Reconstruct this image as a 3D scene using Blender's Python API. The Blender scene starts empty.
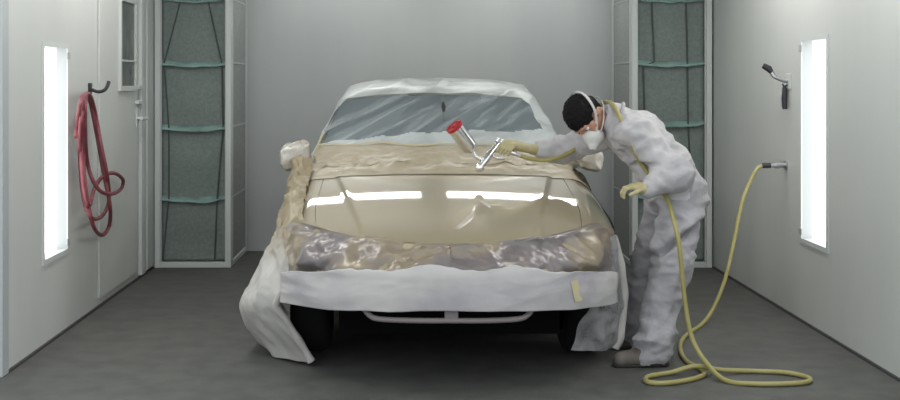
import bpy, math, random
import numpy as np
from mathutils import Vector as V, Matrix, noise
random.seed(7)
S = bpy.context.scene
COL = S.collection
PI = math.pi
F, CX, CY, EYE = 1200.0, 409.0, 83.0, 1.45      # focal length in pixels, vanishing point, eye height

def P(px, py, Y):            # point at distance Y seen at a pixel of the photograph
    return V(((px - CX) / F * Y, Y, EYE - (py - CY) / F * Y))
def lerp(a, b, t): return a + (b - a) * t
def sm(a, b, x):
    t = min(1, max(0, (x - a) / (b - a))); return t * t * (3 - 2 * t)
def interp(x, xs, ys):
    return float(np.interp(x, xs, ys))
def crom(pts, n):            # Catmull-Rom through tuples, n points per span
    out = []
    m = len(pts)
    for i in range(m - 1):
        p0, p1, p2, p3 = pts[max(i-1, 0)], pts[i], pts[i+1], pts[min(i+2, m-1)]
        for k in range(n):
            t = k / n
            out.append(tuple(.5 * ((2*b) + (-a + c) * t + (2*a - 5*b + 4*c - d) * t*t + (-a + 3*b - 3*c + d) * t**3)
                             for a, b, c, d in zip(p0, p1, p2, p3)))
    out.append(tuple(pts[-1]))
    return out

# ------------------------------------------------------------------ materials
def mat(name, col, rough=.6, metal=0, spec=.5, coat=0, emit=0, alpha=1, var=None, vscale=8, vstretch=(1, 1, 1),
        bump=0, bscale=40, bstretch=(1, 1, 1), detail=4, grad=None, contrast=(.35, .65), trans=0, sheen=0):
    m = bpy.data.materials.new(name); m.use_nodes = True
    nt = m.node_tree; b = nt.nodes['Principled BSDF']
    c4 = (*col, 1)
    b.inputs['Base Color'].default_value = c4
    b.inputs['Roughness'].default_value = rough
    b.inputs['Metallic'].default_value = metal
    b.inputs['Specular IOR Level'].default_value = spec
    b.inputs['Coat Weight'].default_value = coat
    b.inputs['Coat Roughness'].default_value = .03
    b.inputs['Alpha'].default_value = alpha
    b.inputs['Transmission Weight'].default_value = trans
    if emit:
        b.inputs['Emission Color'].default_value = c4
        b.inputs['Emission Strength'].default_value = emit
    tc = nt.nodes.new('ShaderNodeTexCoord')
    def nz(scale, stretch, det):
        mp = nt.nodes.new('ShaderNodeMapping'); mp.inputs['Scale'].default_value = stretch
        n = nt.nodes.new('ShaderNodeTexNoise'); n.inputs['Scale'].default_value = scale
        n.inputs['Detail'].default_value = det
        nt.links.new(tc.outputs['Object'], mp.inputs['Vector']); nt.links.new(mp.outputs['Vector'], n.inputs['Vector'])
        return n
    if var:
        n = nz(vscale, vstretch, detail)
        r = nt.nodes.new('ShaderNodeValToRGB')
        r.color_ramp.elements[0].position = contrast[0]; r.color_ramp.elements[1].position = contrast[1]
        r.color_ramp.elements[0].color = c4; r.color_ramp.elements[1].color = (*var, 1)
        nt.links.new(n.outputs['Fac'], r.inputs['Fac'])
        nt.links.new(r.outputs['Color'], b.inputs['Base Color'])
        if grad:             # overspray: paint settled on the upper part (z0 .. z1) of the sheet
            z0, z1, gc, amt = grad
            sx = nt.nodes.new('ShaderNodeSeparateXYZ'); nt.links.new(tc.outputs['Object'], sx.inputs['Vector'])
            ad = nt.nodes.new('ShaderNodeMath'); ad.operation = 'MULTIPLY_ADD'
            n2 = nz(5, (1, 1, 1), 3)
            nt.links.new(n2.outputs['Fac'], ad.inputs[0]); ad.inputs[1].default_value = amt
            nt.links.new(sx.outputs['Z'], ad.inputs[2])
            mr = nt.nodes.new('ShaderNodeMapRange'); mr.inputs['From Min'].default_value = z0 + amt * .5
            mr.inputs['From Max'].default_value = z1 + amt * .5
            nt.links.new(ad.outputs[0], mr.inputs['Value'])
            mx = nt.nodes.new('ShaderNodeMixRGB'); nt.links.new(mr.outputs[0], mx.inputs['Fac'])
            nt.links.new(r.outputs['Color'], mx.inputs['Color1']); mx.inputs['Color2'].default_value = (*gc, 1)
            nt.links.new(mx.outputs['Color'], b.inputs['Base Color'])
    if bump:
        n = nz(bscale, bstretch, 3)
        bp = nt.nodes.new('ShaderNodeBump'); bp.inputs['Strength'].default_value = bump
        bp.inputs['Distance'].default_value = .01
        nt.links.new(n.outputs['Fac'], bp.inputs['Height']); nt.links.new(bp.outputs['Normal'], b.inputs['Normal'])
    return m

def emat(name, col, strength):
    m = bpy.data.materials.new(name); m.use_nodes = True
    nt = m.node_tree; nt.nodes.clear()
    o = nt.nodes.new('ShaderNodeOutputMaterial'); e = nt.nodes.new('ShaderNodeEmission')
    e.inputs['Color'].default_value = (*col, 1); e.inputs['Strength'].default_value = strength
    nt.links.new(e.outputs[0], o.inputs['Surface'])
    return m

def film_mat(name, col, clear, white, stretch, scale=3.0, rough=.25, lo=.4, hi=.62, bump=.25):
    """thin plastic: see-through with milky streaks where it wrinkles"""
    m = bpy.data.materials.new(name); m.use_nodes = True
    nt = m.node_tree; b = nt.nodes['Principled BSDF']; out = nt.nodes['Material Output']
    b.inputs['Base Color'].default_value = (*col, 1); b.inputs['Roughness'].default_value = rough
    tr = nt.nodes.new('ShaderNodeBsdfTransparent'); tr.inputs['Color'].default_value = (.93, .95, .95, 1)
    mx = nt.nodes.new('ShaderNodeMixShader')
    tc = nt.nodes.new('ShaderNodeTexCoord'); mp = nt.nodes.new('ShaderNodeMapping')
    mp.vector_type = 'TEXTURE'; mp.inputs['Scale'].default_value = [1 / q for q in stretch]; mp.inputs['Rotation'].default_value = (0, math.radians(-28), 0)
    n = nt.nodes.new('ShaderNodeTexNoise'); n.inputs['Scale'].default_value = scale; n.inputs['Detail'].default_value = 5
    n.inputs['Distortion'].default_value = .6
    mr = nt.nodes.new('ShaderNodeMapRange')
    mr.inputs['From Min'].default_value = lo; mr.inputs['From Max'].default_value = hi
    mr.inputs['To Min'].default_value = clear; mr.inputs['To Max'].default_value = white
    L = nt.links.new
    L(tc.outputs['Object'], mp.inputs['Vector']); L(mp.outputs['Vector'], n.inputs['Vector'])
    L(n.outputs['Fac'], mr.inputs['Value']); L(mr.outputs[0], mx.inputs['Fac'])
    L(tr.outputs[0], mx.inputs[1]); L(b.outputs[0], mx.inputs[2]); L(mx.outputs[0], out.inputs['Surface'])
    if bump:
        bp = nt.nodes.new('ShaderNodeBump'); bp.inputs['Strength'].default_value = bump; bp.inputs['Distance'].default_value = .02
        L(n.outputs['Fac'], bp.inputs['Height']); L(bp.outputs['Normal'], b.inputs['Normal'])
    return m

M = {}
M['wall'] = mat('wall_paint', (.60, .62, .60), .42, var=(.54, .56, .545), vscale=1.2, vstretch=(1, 1, .25), bump=.04, bscale=3)
M['backwall'] = mat('shaded_wall_paint', (.48, .505, .505), .36, var=(.53, .55, .545), vscale=1.6, vstretch=(1, 1, .2), bump=.05, bscale=2)  # wall white taken darker: the back wall's shade is put into the colour
M['ceiling'] = mat('ceiling_paint', (.62, .63, .62), .7)
M['floor'] = mat('floor_paint', (.076, .078, .072), .62, spec=.35, var=(.102, .104, .096), vscale=7, bump=.25, bscale=120)
M['kerb'] = mat('dark_sealant', (.06, .06, .06), .7)
M['frame'] = mat('white_frame_paint', (.60, .63, .62), .4)
M['trim'] = mat('grey_trim_paint', (.42, .45, .46), .45)
M['filter'] = mat('filter_mat', (.19, .23, .215), .95, var=(.24, .28, .262), vscale=45, bump=.6, bscale=120)
M['filter_side'] = mat('side_filter_mat', (.26, .28, .275), .9, var=(.33, .35, .34), vscale=40, bump=.3, bscale=100)
M['teal'] = mat('teal_bar', (.27, .41, .38), .6, var=(.19, .29, .27), vscale=10)
M['wire'] = mat('dark_wire', (.075, .09, .09), .7)
M['tube'] = emat('wall_lamp_glow', (1, .995, .97), 3.2)
M['tubec'] = emat('ceiling_lamp_glow', (1, .99, .96), 14)
M['red_hose'] = mat('red_rubber', (.17, .03, .045), .55, var=(.24, .075, .085), vscale=12)
M['yellow_hose'] = mat('yellow_rubber', (.29, .26, .085), .5, var=(.35, .32, .13), vscale=9)
M['black'] = mat('black_metal', (.025, .025, .028), .45)
M['steel'] = mat('steel', (.50, .51, .52), .3, metal=1)
M['chrome'] = mat('chrome', (.78, .78, .78), .14, metal=1)
M['cup'] = mat('brushed_aluminium', (.74, .74, .76), .2, metal=1)
M['red'] = mat('red_plastic', (.36, .012, .02), .4)
M['pane'] = mat('dark_pane', (.10, .11, .11), .25, var=(.17, .18, .175), vscale=8, vstretch=(1, 1, .6))
M['paint'] = mat('cream_car_paint', (.34, .29, .185), .34, metal=.25, coat=1)
M['glass'] = mat('dark_windscreen', (.075, .10, .115), .12)
M['tyre'] = mat('tyre_rubber', (.012, .012, .013), .9, spec=.15)
M['rim'] = mat('rim_metal', (.30, .30, .31), .4, metal=.8)
M['under'] = mat('underbody_black', (.006, .006, .007), 1, spec=0)
M['primer'] = mat('grey_pink_primer', (.20, .175, .18), .65)
M['film'] = film_mat('clear_masking_film', (.52, .58, .60), .22, .78, (.7, .5, 6.0), 2.6, lo=.47, hi=.76, bump=.10)
M['film_milky'] = film_mat('milky_masking_film', (.52, .56, .56), .68, .96, (1.0, 1.4, 3.0), 2.4, rough=.32, lo=.32, hi=.55, bump=.15)
M['film_grey'] = film_mat('grey_masking_film', (.36, .36, .37), .45, .9, (2, 2, 2), 4)
M['paper_tan'] = mat('oversprayed_paper', (.37, .32, .225), .38, var=(.46, .41, .32), vscale=6, bump=.3, bscale=26, coat=.1)
M['film_gold'] = mat('oversprayed_film', (.27, .222, .155), .34, metal=.08, var=(.165, .145, .145), contrast=(.40, .56), vscale=2.8, vstretch=(1.2, 1, 1.6), bump=.12, bscale=14, coat=.22)
M['paper_white'] = mat('white_masking_paper', (.47, .46, .45), .55, var=(.345, .33, .355), vscale=2.4, vstretch=(1, 1, 1.6), bump=.12, bscale=18,
                       contrast=(.42, .66))
M['drape'] = mat('white_masking_drape', (.50, .49, .465), .42, var=(.42, .41, .39), vscale=4, bump=.15, bscale=20,
                 grad=(.50, .72, (.29, .24, .155), .25))
M['tape'] = mat('yellow_tape', (.50, .45, .28), .6)
M['skin'] = mat('skin', (.40, .20, .135), .5, var=(.44, .23, .16), vscale=20)
M['hair'] = mat('black_hair', (.006, .0055, .006), .7, spec=.15, bump=.5, bscale=70)
M['cover'] = mat('white_coverall', (.50, .49, .50), .75, var=(.39, .38, .40), vscale=7, bump=.25, bscale=45,)
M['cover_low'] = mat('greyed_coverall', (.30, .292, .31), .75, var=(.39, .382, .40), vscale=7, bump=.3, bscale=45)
M['glove'] = mat('latex_glove', (.38, .33, .16), .5, var=(.45, .40, .25), vscale=20)
M['mask'] = mat('white_respirator', (.58, .58, .56), .6)
M['strap'] = mat('grey_strap', (.50, .50, .48), .6)
M['shoe'] = mat('brown_shoe', (.085, .072, .06), .7, var=(.14, .125, .11), vscale=14)
M['sole'] = mat('shoe_sole', (.03, .028, .026), .8)
M['eye'] = mat('eye_white', (.6, .58, .55), .2)
M['iris'] = mat('dark_iris', (.02, .012, .01), .2)

# ------------------------------------------------------------------ mesh builder
OFF = {}
class MB:
    def __init__(s): s.v = []; s.f = []; s.mi = []
    def add(s, vs, fs, mi=0):
        o = len(s.v); s.v += [V(p) for p in vs]; s.f += [tuple(i + o for i in f) for f in fs]; s.mi += [mi] * len(fs); return s
    def box(s, x0, x1, y0, y1, z0, z1, bev=0):
        vs = [(x, y, z) for x in (x0, x1) for y in (y0, y1) for z in (z0, z1)]
        return s.add(vs, [(0, 1, 3, 2), (4, 6, 7, 5), (0, 4, 5, 1), (2, 3, 7, 6), (0, 2, 6, 4), (1, 5, 7, 3)])
    def frames(s, pts):
        t = []
        for i in range(len(pts)):
            d = pts[min(i+1, len(pts)-1)] - pts[max(i-1, 0)]
            t.append(d.normalized() if d.length > 1e-9 else V((0, 0, 1)))
        u = t[0].orthogonal().normalized(); out = []
        for k in t:
            u = (u - k * u.dot(k)); u = u.normalized() if u.length > 1e-6 else k.orthogonal().normalized()
            out.append((u, k.cross(u)))
        return out
    def tube(s, pts, r, n=10, cap=True, flat=1.0):
        pts = [V(p) for p in pts]; rs = r if isinstance(r, (list, tuple)) else [r] * len(pts)
        fr = s.frames(pts); vs = []; fs = []
        for p, (a, b), q in zip(pts, fr, rs):
            for k in range(n):
                an = 2 * PI * k / n; vs.append(p + a * (math.cos(an) * q) + b * (math.sin(an) * q * flat))
        m = len(pts)
        for i in range(m - 1):
            for k in range(n):
                k2 = (k + 1) % n; fs.append((i*n + k, i*n + k2, (i+1)*n + k2, (i+1)*n + k))
        if cap:
            fs.append(tuple(range(n - 1, -1, -1))); fs.append(tuple((m-1)*n + k for k in range(n)))
        return s.add(vs, fs)
    def ribbon(s, pts, wid, thick, up):       # flat strap following pts, its width along up x tangent
        pts = [V(p) for p in pts]; vs = []; fs = []
        for i, p in enumerate(pts):
            t = (pts[min(i+1, len(pts)-1)] - pts[max(i-1, 0)]).normalized()
            n = up(p) if callable(up) else V(up)
            n = (n - t * n.dot(t)).normalized(); w = t.cross(n)
            vs += [p + w*wid/2, p - w*wid/2, p - w*wid/2 + n*thick, p + w*wid/2 + n*thick]
        m = len(pts)
        for i in range(m - 1):
            for k in range(4):
                k2 = (k+1) % 4; fs.append((i*4+k, i*4+k2, (i+1)*4+k2, (i+1)*4+k))
        fs += [(3, 2, 1, 0), tuple((m-1)*4+k for k in range(4))]
        return s.add(vs, fs)
    def cyl(s, a, b, r1, r2=None, n=20): return s.tube([a, b], [r1, r1 if r2 is None else r2], n)
    def lathe(s, a, ax, prof, n=28):          # prof: (along, radius)
        a = V(a); ax = V(ax).normalized(); u = ax.orthogonal().normalized(); w = ax.cross(u); vs = []; fs = []
        for h, r in prof:
            for k in range(n):
                an = 2*PI*k/n; vs.append(a + ax*h + u*(math.cos(an)*r) + w*(math.sin(an)*r))
        for i in range(len(prof)-1):
            for k in range(n):
                k2 = (k+1) % n; fs.append((i*n+k, i*n+k2, (i+1)*n+k2, (i+1)*n+k))
        return s.add(vs, fs)
    def grid(s, fn, na, nb):
        vs = [fn(i / na, j / nb) for j in range(nb + 1) for i in range(na + 1)]
        fs = [(j*(na+1)+i, j*(na+1)+i+1, (j+1)*(na+1)+i+1, (j+1)*(na+1)+i) for j in range(nb) for i in range(na)]
        return s.add(vs, fs)
    def build(s, name, m, parent=None, loc=None, smooth=True, solid=0, bevel=0):
        off = OFF[parent.name] if parent else V(loc if loc is not None else (0, 0, 0))
        me = bpy.data.meshes.new(name)
        me.from_pydata([tuple(p - off) for p in s.v], [], s.f); me.validate(); me.update()
        if isinstance(m, (list, tuple)):
            for q in m: me.materials.append(q)
            if len(s.mi) == len(me.polygons): me.polygons.foreach_set('material_index', s.mi)
        else: me.materials.append(m)
        if smooth: me.polygons.foreach_set('use_smooth', [True] * len(me.polygons))
        o = bpy.data.objects.new(name, me); COL.objects.link(o)
        if parent: o.parent = parent
        else: o.location = off
        OFF[o.name] = off
        if solid:
            q = o.modifiers.new('thickness', 'SOLIDIFY'); q.thickness = solid; q.offset = 0
        if bevel:
            q = o.modifiers.new('bevel', 'BEVEL'); q.width = bevel; q.segments = 2; q.limit_method = 'ANGLE'
            if smooth: me.set_sharp_from_angle(angle=math.radians(40))
        elif smooth: me.set_sharp_from_angle(angle=math.radians(50))
        return o

def tag(o, label, cat, group=None, kind=None):
    if label: o['label'] = label
    if cat: o['category'] = cat
    if group: o['group'] = group
    if kind: o['kind'] = kind
    return o
def thing(name, label, cat, loc, group=None):
    o = bpy.data.objects.new(name, None); COL.objects.link(o); o.location = loc; o.empty_display_size = .1
    OFF[o.name] = V(loc); return tag(o, label, cat, group)
def struct(o, label=None, cat=None):
    o['kind'] = 'structure'
    if label: o['label'] = label; o['category'] = cat
    return o

# ------------------------------------------------------------------ the booth
XL, XR, YF, YC, YB, ZC = -2.01, 2.39, 6.0, 9.40, 10.36, 2.75
CLX, CRX = -1.392, 1.745            # inner faces of the two filter columns
LL = (6.59, 7.05, .47, 1.66)        # recess of the left wall light: Y0, Y1, z0, z1
RL = (6.85, 7.30, .50, 1.71)

struct(MB().box(-6, 6, 1.2, 10.6, -.12, 0).build('floor', M['floor'], smooth=False), 'dark grey floor of the spray booth', 'floor')
def wall_with_hole(x0, x1, y0, y1, h):
    m = MB()
    m.box(x0, x1, y0, h[0], 0, ZC); m.box(x0, x1, h[1], y1, 0, ZC)
    m.box(x0, x1, h[0], h[1], 0, h[2]); m.box(x0, x1, h[0], h[1], h[3], ZC)
    return m
struct(wall_with_hole(XL - .2, XL, YF, 10.5, LL).build('wall_left', M['wall'], smooth=False), 'pale glossy left wall of the spray booth', 'wall')
struct(wall_with_hole(XR, XR + .2, 4.6, 10.5, RL).build('wall_right', M['wall'], smooth=False), 'pale glossy right wall of the spray booth', 'wall')
struct(MB().box(XL, XR, YB, YB + .15, 0, ZC).build('wall_back', M['backwall'], smooth=False), 'plain back wall behind the car, its shade put into a grey colour', 'wall')
struct(MB().box(XL - .2, XR + .2, 4.6, 10.5, ZC, ZC + .1).build('ceiling', M['ceiling'], smooth=False), 'ceiling of the spray booth', 'ceiling')
struct(MB().box(XL - .5, XL + .012, YF - .10, YF - .004, 0, ZC).build('trim_1', M['trim'], smooth=False, bevel=.006), 'grey door jamb at the left front edge', 'trim')
struct(MB().box(XL, XL + .012, YF, YC - .01, 0, .014).build('baseboard_left', M['kerb'], smooth=False))
struct(MB().box(XR - .012, XR, 4.6, YC - .01, 0, .014).build('baseboard_right', M['kerb'], smooth=False))
struct(MB().box(XL, XL + .03, 8.90, 9.02, .023, ZC).build('trim_2', M['frame'], smooth=False, bevel=.006))
struct(MB().box(XL, XL + .014, 9.16, YC - .02, .023, ZC).build('trim_3', M['frame'], smooth=False, bevel=.006))
# personnel door in the left wall, with its narrow window and latches
d = MB().box(XL, XL + .016, 7.74, 8.82, .06, 2.3).build('door_1', M['wall'], smooth=False, bevel=.004)
struct(d, 'pale side door with a narrow dark window in the left wall', 'door')
w = MB()
y0, y1, z0, z1 = 8.26, 8.69, 1.43, 2.02
for b in ((y0-.035, y0, z0-.035, z1+.035), (y1, y1+.035, z0-.035, z1+.035), (y0, y1, z0-.035, z0), (y0, y1, z1, z1+.035)):
    w.box(XL + .0165, XL + .036, *b)
wf = w.build('window_frame', M['wall'], d, smooth=False)
MB().box(XL + .0168, XL + .022, y0, y1, z0, z1).build('pane', M['pane'], wf, smooth=False)
MB().box(XL + .0222, XL + .032, y0, y1, 1.60, 1.613).build('glazing_bar', M['frame'], wf, smooth=False)
for z in (1.42, 1.31):
    MB().box(XL + .0162, XL + .045, 8.74, 8.90, z - .014, z + .014).build('latch', M['frame'], d, smooth=False, bevel=.004)
h = MB(); h.cyl((XL + .0165, 8.79, 1.19), (XL + .07, 8.79, 1.19), .014); h.cyl((XL + .065, 8.72, 1.19), (XL + .065, 8.94, 1.185), .012)
h.box(XL + .0162, XL + .024, 8.76, 8.81, 1.13, 1.26)
h.build('door_handle', M['frame'], d)

# wall lights set into both side walls
def wall_light(side, hole, label):
    sx = 1 if side == 'left' else -1
    X = XL if side == 'left' else XR
    y0, y1, z0, z1 = hole
    t = thing('wall_light', label, 'light', (X, (y0 + y1) / 2, z0), 'wall lights of the booth')
    def bx(m, a, b, *r): return m.box(min(X + sx*a, X + sx*b), max(X + sx*a, X + sx*b), *r)
    m = MB(); q = MB(); w_ = .022
    for r in ((y0-w_, y0+.008, z0-w_, z1+w_), (y1-.008, y1+w_, z0-w_, z1+w_), (y0+.008, y1-.008, z0-w_, z0+.008), (y0+.008, y1-.008, z1-.008, z1+w_)):
        bx(m, .0005, .008, *r)
    for r in ((y0+.0005, y0+.008, z0+.0005, z1-.0005), (y1-.008, y1-.0005, z0+.0005, z1-.0005), (y0+.008, y1-.008, z0+.0005, z0+.008), (y0+.008, y1-.008, z1-.008, z1-.0005)):
        bx(q, -.10, .0005, *r)
    m.build('frame', M['frame'], t, smooth=False); q.build('recess_lining', M['trim'], t, smooth=False)
    bx(MB(), -.085, -.062, y0+.009, y1-.009, z0+.009, z1-.009).build('diffuser', M['tube'], t, smooth=False)
    for zz in (z0 + .05, z1 - .05):
        bx(MB(), .0085, .02, y1 - .05, y1 + .006, zz - .02, zz + .02).build('clip', M['trim'], t, smooth=False, bevel=.003)
    return t
wall_light('left', LL, 'tall bright white light panel set into the left wall')
wall_light('right', RL, 'tall bright white light panel set into the right wall')

# ceiling fixtures; the rear pair is what shines back from the bonnet
def ceiling_light(c, L, W, ang, label, along='x', grp='ceiling lights of the booth'):
    c = V(c); t = thing('ceiling_light', label, 'light', c, grp)
    ca, sa = math.cos(ang), math.sin(ang)
    def tr(m):
        for i, p in enumerate(m.v):
            q = V((p.y, p.x, p.z)) if along == 'y' else p
            m.v[i] = c + V((q.x, q.y * ca - q.z * sa, q.y * sa + q.z * ca))
        return m
    tr(MB().box(-L/2 - .03, L/2 + .03, -W/2 - .03, W/2 + .03, .012, .06)).build('housing', M['frame'], t, smooth=False)
    tr(MB().box(-L/2, L/2, -W/2, W/2, 0, .0115)).build('diffuser', M['tubec'], t, smooth=False)
A45 = -math.radians(40)
ceiling_light((-.53, 10.12, 2.50), 1.22, .13, A45, 'left of the two angled lights above the back wall')
ceiling_light((.95, 10.12, 2.50), 1.22, .13, A45, 'right of the two angled lights above the back wall')
for x, nm in ((-1.45, 'left'), (1.83, 'right')):  # unseen side fixtures, added for overall fill light
    for y, q in ((5.5, 'front'), (7.4, 'rear')):
        ceiling_light((x, y, 2.68), 1.25, .30, 0, '%s added fill light on the %s side of the ceiling' % (q, nm), 'y')

# exhaust filter columns in the back corners
def column(x0, x1, inner, label, bars, wires):
    """x0..x1 front width; inner = +1 when the free side faces right"""
    t = thing('exhaust_filter_column', label, 'filter column', ((x0 + x1) / 2, (YC + YB) / 2, 0), 'exhaust filter columns in the back corners')
    fw = .046
    m = MB()
    m.box(x0 + .003, x0 + fw, YC, YC + .05, .002, ZC - .003); m.box(x1 - fw, x1 - .003, YC, YC + .05, .002, ZC - .003)
    m.box(x0 + fw, x1 - fw, YC, YC + .05, .002, .045); m.box(x0 + fw, x1 - fw, YC, YC + .05, ZC - .06, ZC - .003)
    # slim inner lip on the posts
    m.box(x0 + fw, x0 + fw + .008, YC + .02, YC + .05, .045, ZC - .06); m.box(x1 - fw - .008, x1 - fw, YC + .02, YC + .05, .045, ZC - .06)
    m.build('frame', M['frame'], t, smooth=False, bevel=.005)
    random.seed(int(abs(x0) * 100))
    def fil(a, b):
        x = lerp(x0 + fw, x1 - fw, a); z = lerp(.046, ZC - .06, b)
        return V((x, YC + .075 + .012 * math.sin(b * 37) * math.sin(a * PI) - .006 * noise.noise(V((x*9, 0, z*9))), z))
    MB().grid(fil, 16, 90).build('filter_mat', M['filter'], t, solid=.012)
    for z in bars:
        def bar(a, b, z=z):
            x = lerp(x0 + fw, x1 - fw, a); sag = -.018 * math.sin(a * PI) + .007 * noise.noise(V((x * 14, z, 2)))
            return V((x, YC + .053 - .022 * math.cos(b * PI * .9), z + sag + lerp(-.020, .020, b) * (1 + .5 * noise.noise(V((x*11, 5, z))))))
        MB().grid(bar, 24, 4).build('cross_bar', M['teal'], t, solid=.006)
    for wl in wires:
        pts = [V((lerp(x0 + fw, x1 - fw, a), YC + .045, z)) for a, z in wl]
        MB().tube(pts, .007, 6).build('support_wire', M['wire'], t)
    # the free side of the column
    xf = x1 if inner > 0 else x0
    a, b = (xf - .045, xf - .003) if inner > 0 else (xf + .003, xf + .045)
    m = MB(); ys, ye = YC + .075, YB - .006
    m.box(a, b, ys, ys + .05, .002, ZC - .003); m.box(a, b, ye - .04, ye, .002, ZC - .003)
    m.box(a, b, ys + .05, ye - .04, .002, .045); m.box(a, b, ys + .05, ye - .04, ZC - .05, ZC - .003)
    sf = m.build('side_frame', M['frame'], t, smooth=False, bevel=.004)
    c = (a + b) / 2
    MB().box(c - .008, c + .008, ys + .05, ye - .04, .045, ZC - .05).build('side_filter', M['filter_side'], sf, smooth=False)
    for z in bars:
        MB().box(c - .014, c + .014, ys + .05, ye - .04, z - .006, z + .006).build('side_bar', M['trim'], sf, smooth=False)
column(XL + .012, CLX, 1, 'dark green filter column in the left back corner, white frame', (1.612, 1.105, .545, 2.12),
       [[(.30, 2.6), (.30, 2.1), (.05, 1.61), (.12, 1.10), (.12, .55), (.03, .06)], [(.80, 2.6), (.72, 2.1), (.93, 1.61), (.95, 1.10), (.86, .55), (.82, .06)]])
column(CRX, XR - .012, -1, 'dark green filter column in the right back corner, behind the painter', (1.614, 1.14, .56, 2.12),
       [[(.12, 2.6), (.22, 2.1), (.26, 1.62), (.10, 1.58), (.12, 1.14), (.14, .56), (.10, .06)], [(.80, 2.6), (.72, 2.1), (.74, 1.62), (.75, 1.14), (.80, .56), (.84, .06)]])

# red hose coiled on its hook
hk = thing('wall_hook', 'black hook on the left wall carrying the red hose', 'hook', (XL, 7.54, 1.40))
MB().box(XL + .0005, XL + .012, 7.51, 7.57, 1.38, 1.45).build('plate', M['black'], hk, smooth=False, bevel=.003)
MB().tube(crom([(XL + .012, 7.54, 1.41), (XL + .06, 7.54, 1.395), (XL + .10, 7.55, 1.41), (XL + .118, 7.57, 1.46)], 6), .011, 8).build('arm', M['black'], hk)
rp = [(86, 90), (81, 120), (80, 160), (84, 200), (92, 218), (103, 215), (109, 200), (107, 175), (101, 145), (95, 112), (89, 89), (83, 104),
      (83, 150), (86, 190), (93, 225), (102, 235), (109, 226), (110, 205), (103, 170), (96, 130), (88, 90), (85, 110), (87, 160), (96, 186),
      (108, 194), (120, 190), (123, 180), (114, 173), (102, 177), (94, 190), (89, 205), (83, 180), (80, 130), (84, 91), (80, 105), (77, 125), (76, 137)]
pts = []
for i, (a, b) in enumerate(rp):
    dx = .045 + .075 * (.5 + .5 * math.sin(i * 1.9 + .4))
    if b < 93: dx = .035 + .02 * (i % 4)
    Y = F * (2.01 - dx) / (CX - a)
    pts.append((XL + dx, Y, EYE - (b - CY) / F * Y - (0.03 if b < 93 else 0)))
tag(MB().tube(crom(pts, 7), .0125, 9).build('air_hose', M['red_hose'], loc=(XL + .08, 7.5, .4)), 'red rubber hose coiled on the black hook by the door', 'hose')

# air outlet, hanging tool and coupling on the right wall
bk = thing('air_outlet', 'steel air outlet with a hook on the right wall', 'air outlet', (XR, 7.58, 1.44))
MB().box(XR - .008, XR - .0005, 7.50, 7.60, 1.41, 1.51).build('plate', M['frame'], bk, smooth=False, bevel=.003)
m = MB(); m.tube([(XR - .01, 7.55, 1.46), (XR - .05, 7.55, 1.47), (XR - .09, 7.56, 1.49)], .012, 10)
m.tube(crom([(XR - .09, 7.56, 1.49), (XR - .115, 7.57, 1.535), (XR - .15, 7.575, 1.555)], 5), .015, 10)
m.build('valve', M['steel'], bk)
MB().tube([(XR - .085, 7.56, 1.49), (XR - .12, 7.57, 1.54), (XR - .155, 7.575, 1.56)], [.006, .022, .018], 10).build('lever', M['black'], bk)
MB().tube(crom([(XR - .008, 7.55, 1.44), (XR - .028, 7.555, 1.428), (XR - .036, 7.56, 1.445)], 4), .006, 8).build('hook', M['black'], bk)
bt = thing('blow_gun', 'dark blow gun hanging below the air outlet on the right wall', 'blow gun', (XR - .045, 7.555, 1.29))
MB().tube([(XR - .026, 7.555, 1.43), (XR - .026, 7.555, 1.405), (XR - .025, 7.555, 1.34), (XR - .024, 7.555, 1.285)], [.010, .019, .017, .015], 12).build('grip', M['black'], bt)
MB().tube([(XR - .042, 7.553, 1.41), (XR - .050, 7.553, 1.35), (XR - .046, 7.553, 1.30)], .005, 8).build('lever', M['steel'], bt)

# yellow hose: wall coupling -> floor loops -> over the painter's shoulder -> spray gun
cp = thing('hose_coupling', 'steel coupling on the right wall where the yellow hose plugs in', 'coupling', (XR, 7.60, .93))
m = MB(); m.lathe((XR - .0005, 7.60, .93), (-1, 0, -.02), [(0, 0), (0, .030), (.012, .030), (.012, .016), (.045, .016), (.045, .022), (.075, .022), (.075, .014), (.10, .014), (.10, 0)], 16)
m.build('body', M['steel'], cp)
MB().lathe((XR - .1005, 7.60, .928), (-1, 0, -.02), [(0, 0), (0, .017), (.05, .017), (.055, .012), (.055, 0)], 16).build('collar', M['black'], cp)
R_ = .0128
yp = [(2.238, 7.60, .925), (2.20, 7.59, .905), (2.145, 7.55, .83), (2.08, 7.5, .70), (2.01, 7.42, .48), (1.93, 7.33, .25), (1.83, 7.24, .08), (1.74, 7.14, R_),
      (1.60, 6.88, R_), (1.51, 6.66, R_), (1.455, 6.42, R_), (1.435, 6.2, R_), (1.465, 6.02, R_), (1.445, 5.90, R_), (1.34, 5.80, R_), (1.21, 5.745, R_), (1.145, 5.78, R_),
      (1.175, 5.88, R_), (1.30, 5.945, R_ + .004), (1.42, 5.955, R_ + .032), (1.55, 5.97, R_ + .01), (1.72, 5.985, R_), (1.87, 5.955, R_), (1.945, 5.86, R_), (1.92, 5.775, R_), (1.80, 5.735, R_),
      (1.63, 5.735, R_), (1.53, 5.80, R_), (1.475, 5.93, .06), (1.42, 6.02, .17), (1.392, 6.06, .36), (1.372, 6.09, .62), (1.352, 6.16, .77), (1.338, 6.235, .855), (1.29, 6.285, .93), (1.225, 6.305, 1.02),
      (1.183, 6.285, 1.088), (1.150, 6.285, 1.165), (1.122, 6.325, 1.245), (1.103, 6.41, 1.312), (1.088, 6.51, 1.345), (1.065, 6.62, 1.335), (1.03, 6.70, 1.27), (.995, 6.715, 1.19), (.955, 6.70, 1.115),
      (.90, 6.685, 1.065), (.83, 6.68, 1.035), 0, 0, 0, 0]
HOSE_PTS = yp

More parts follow.
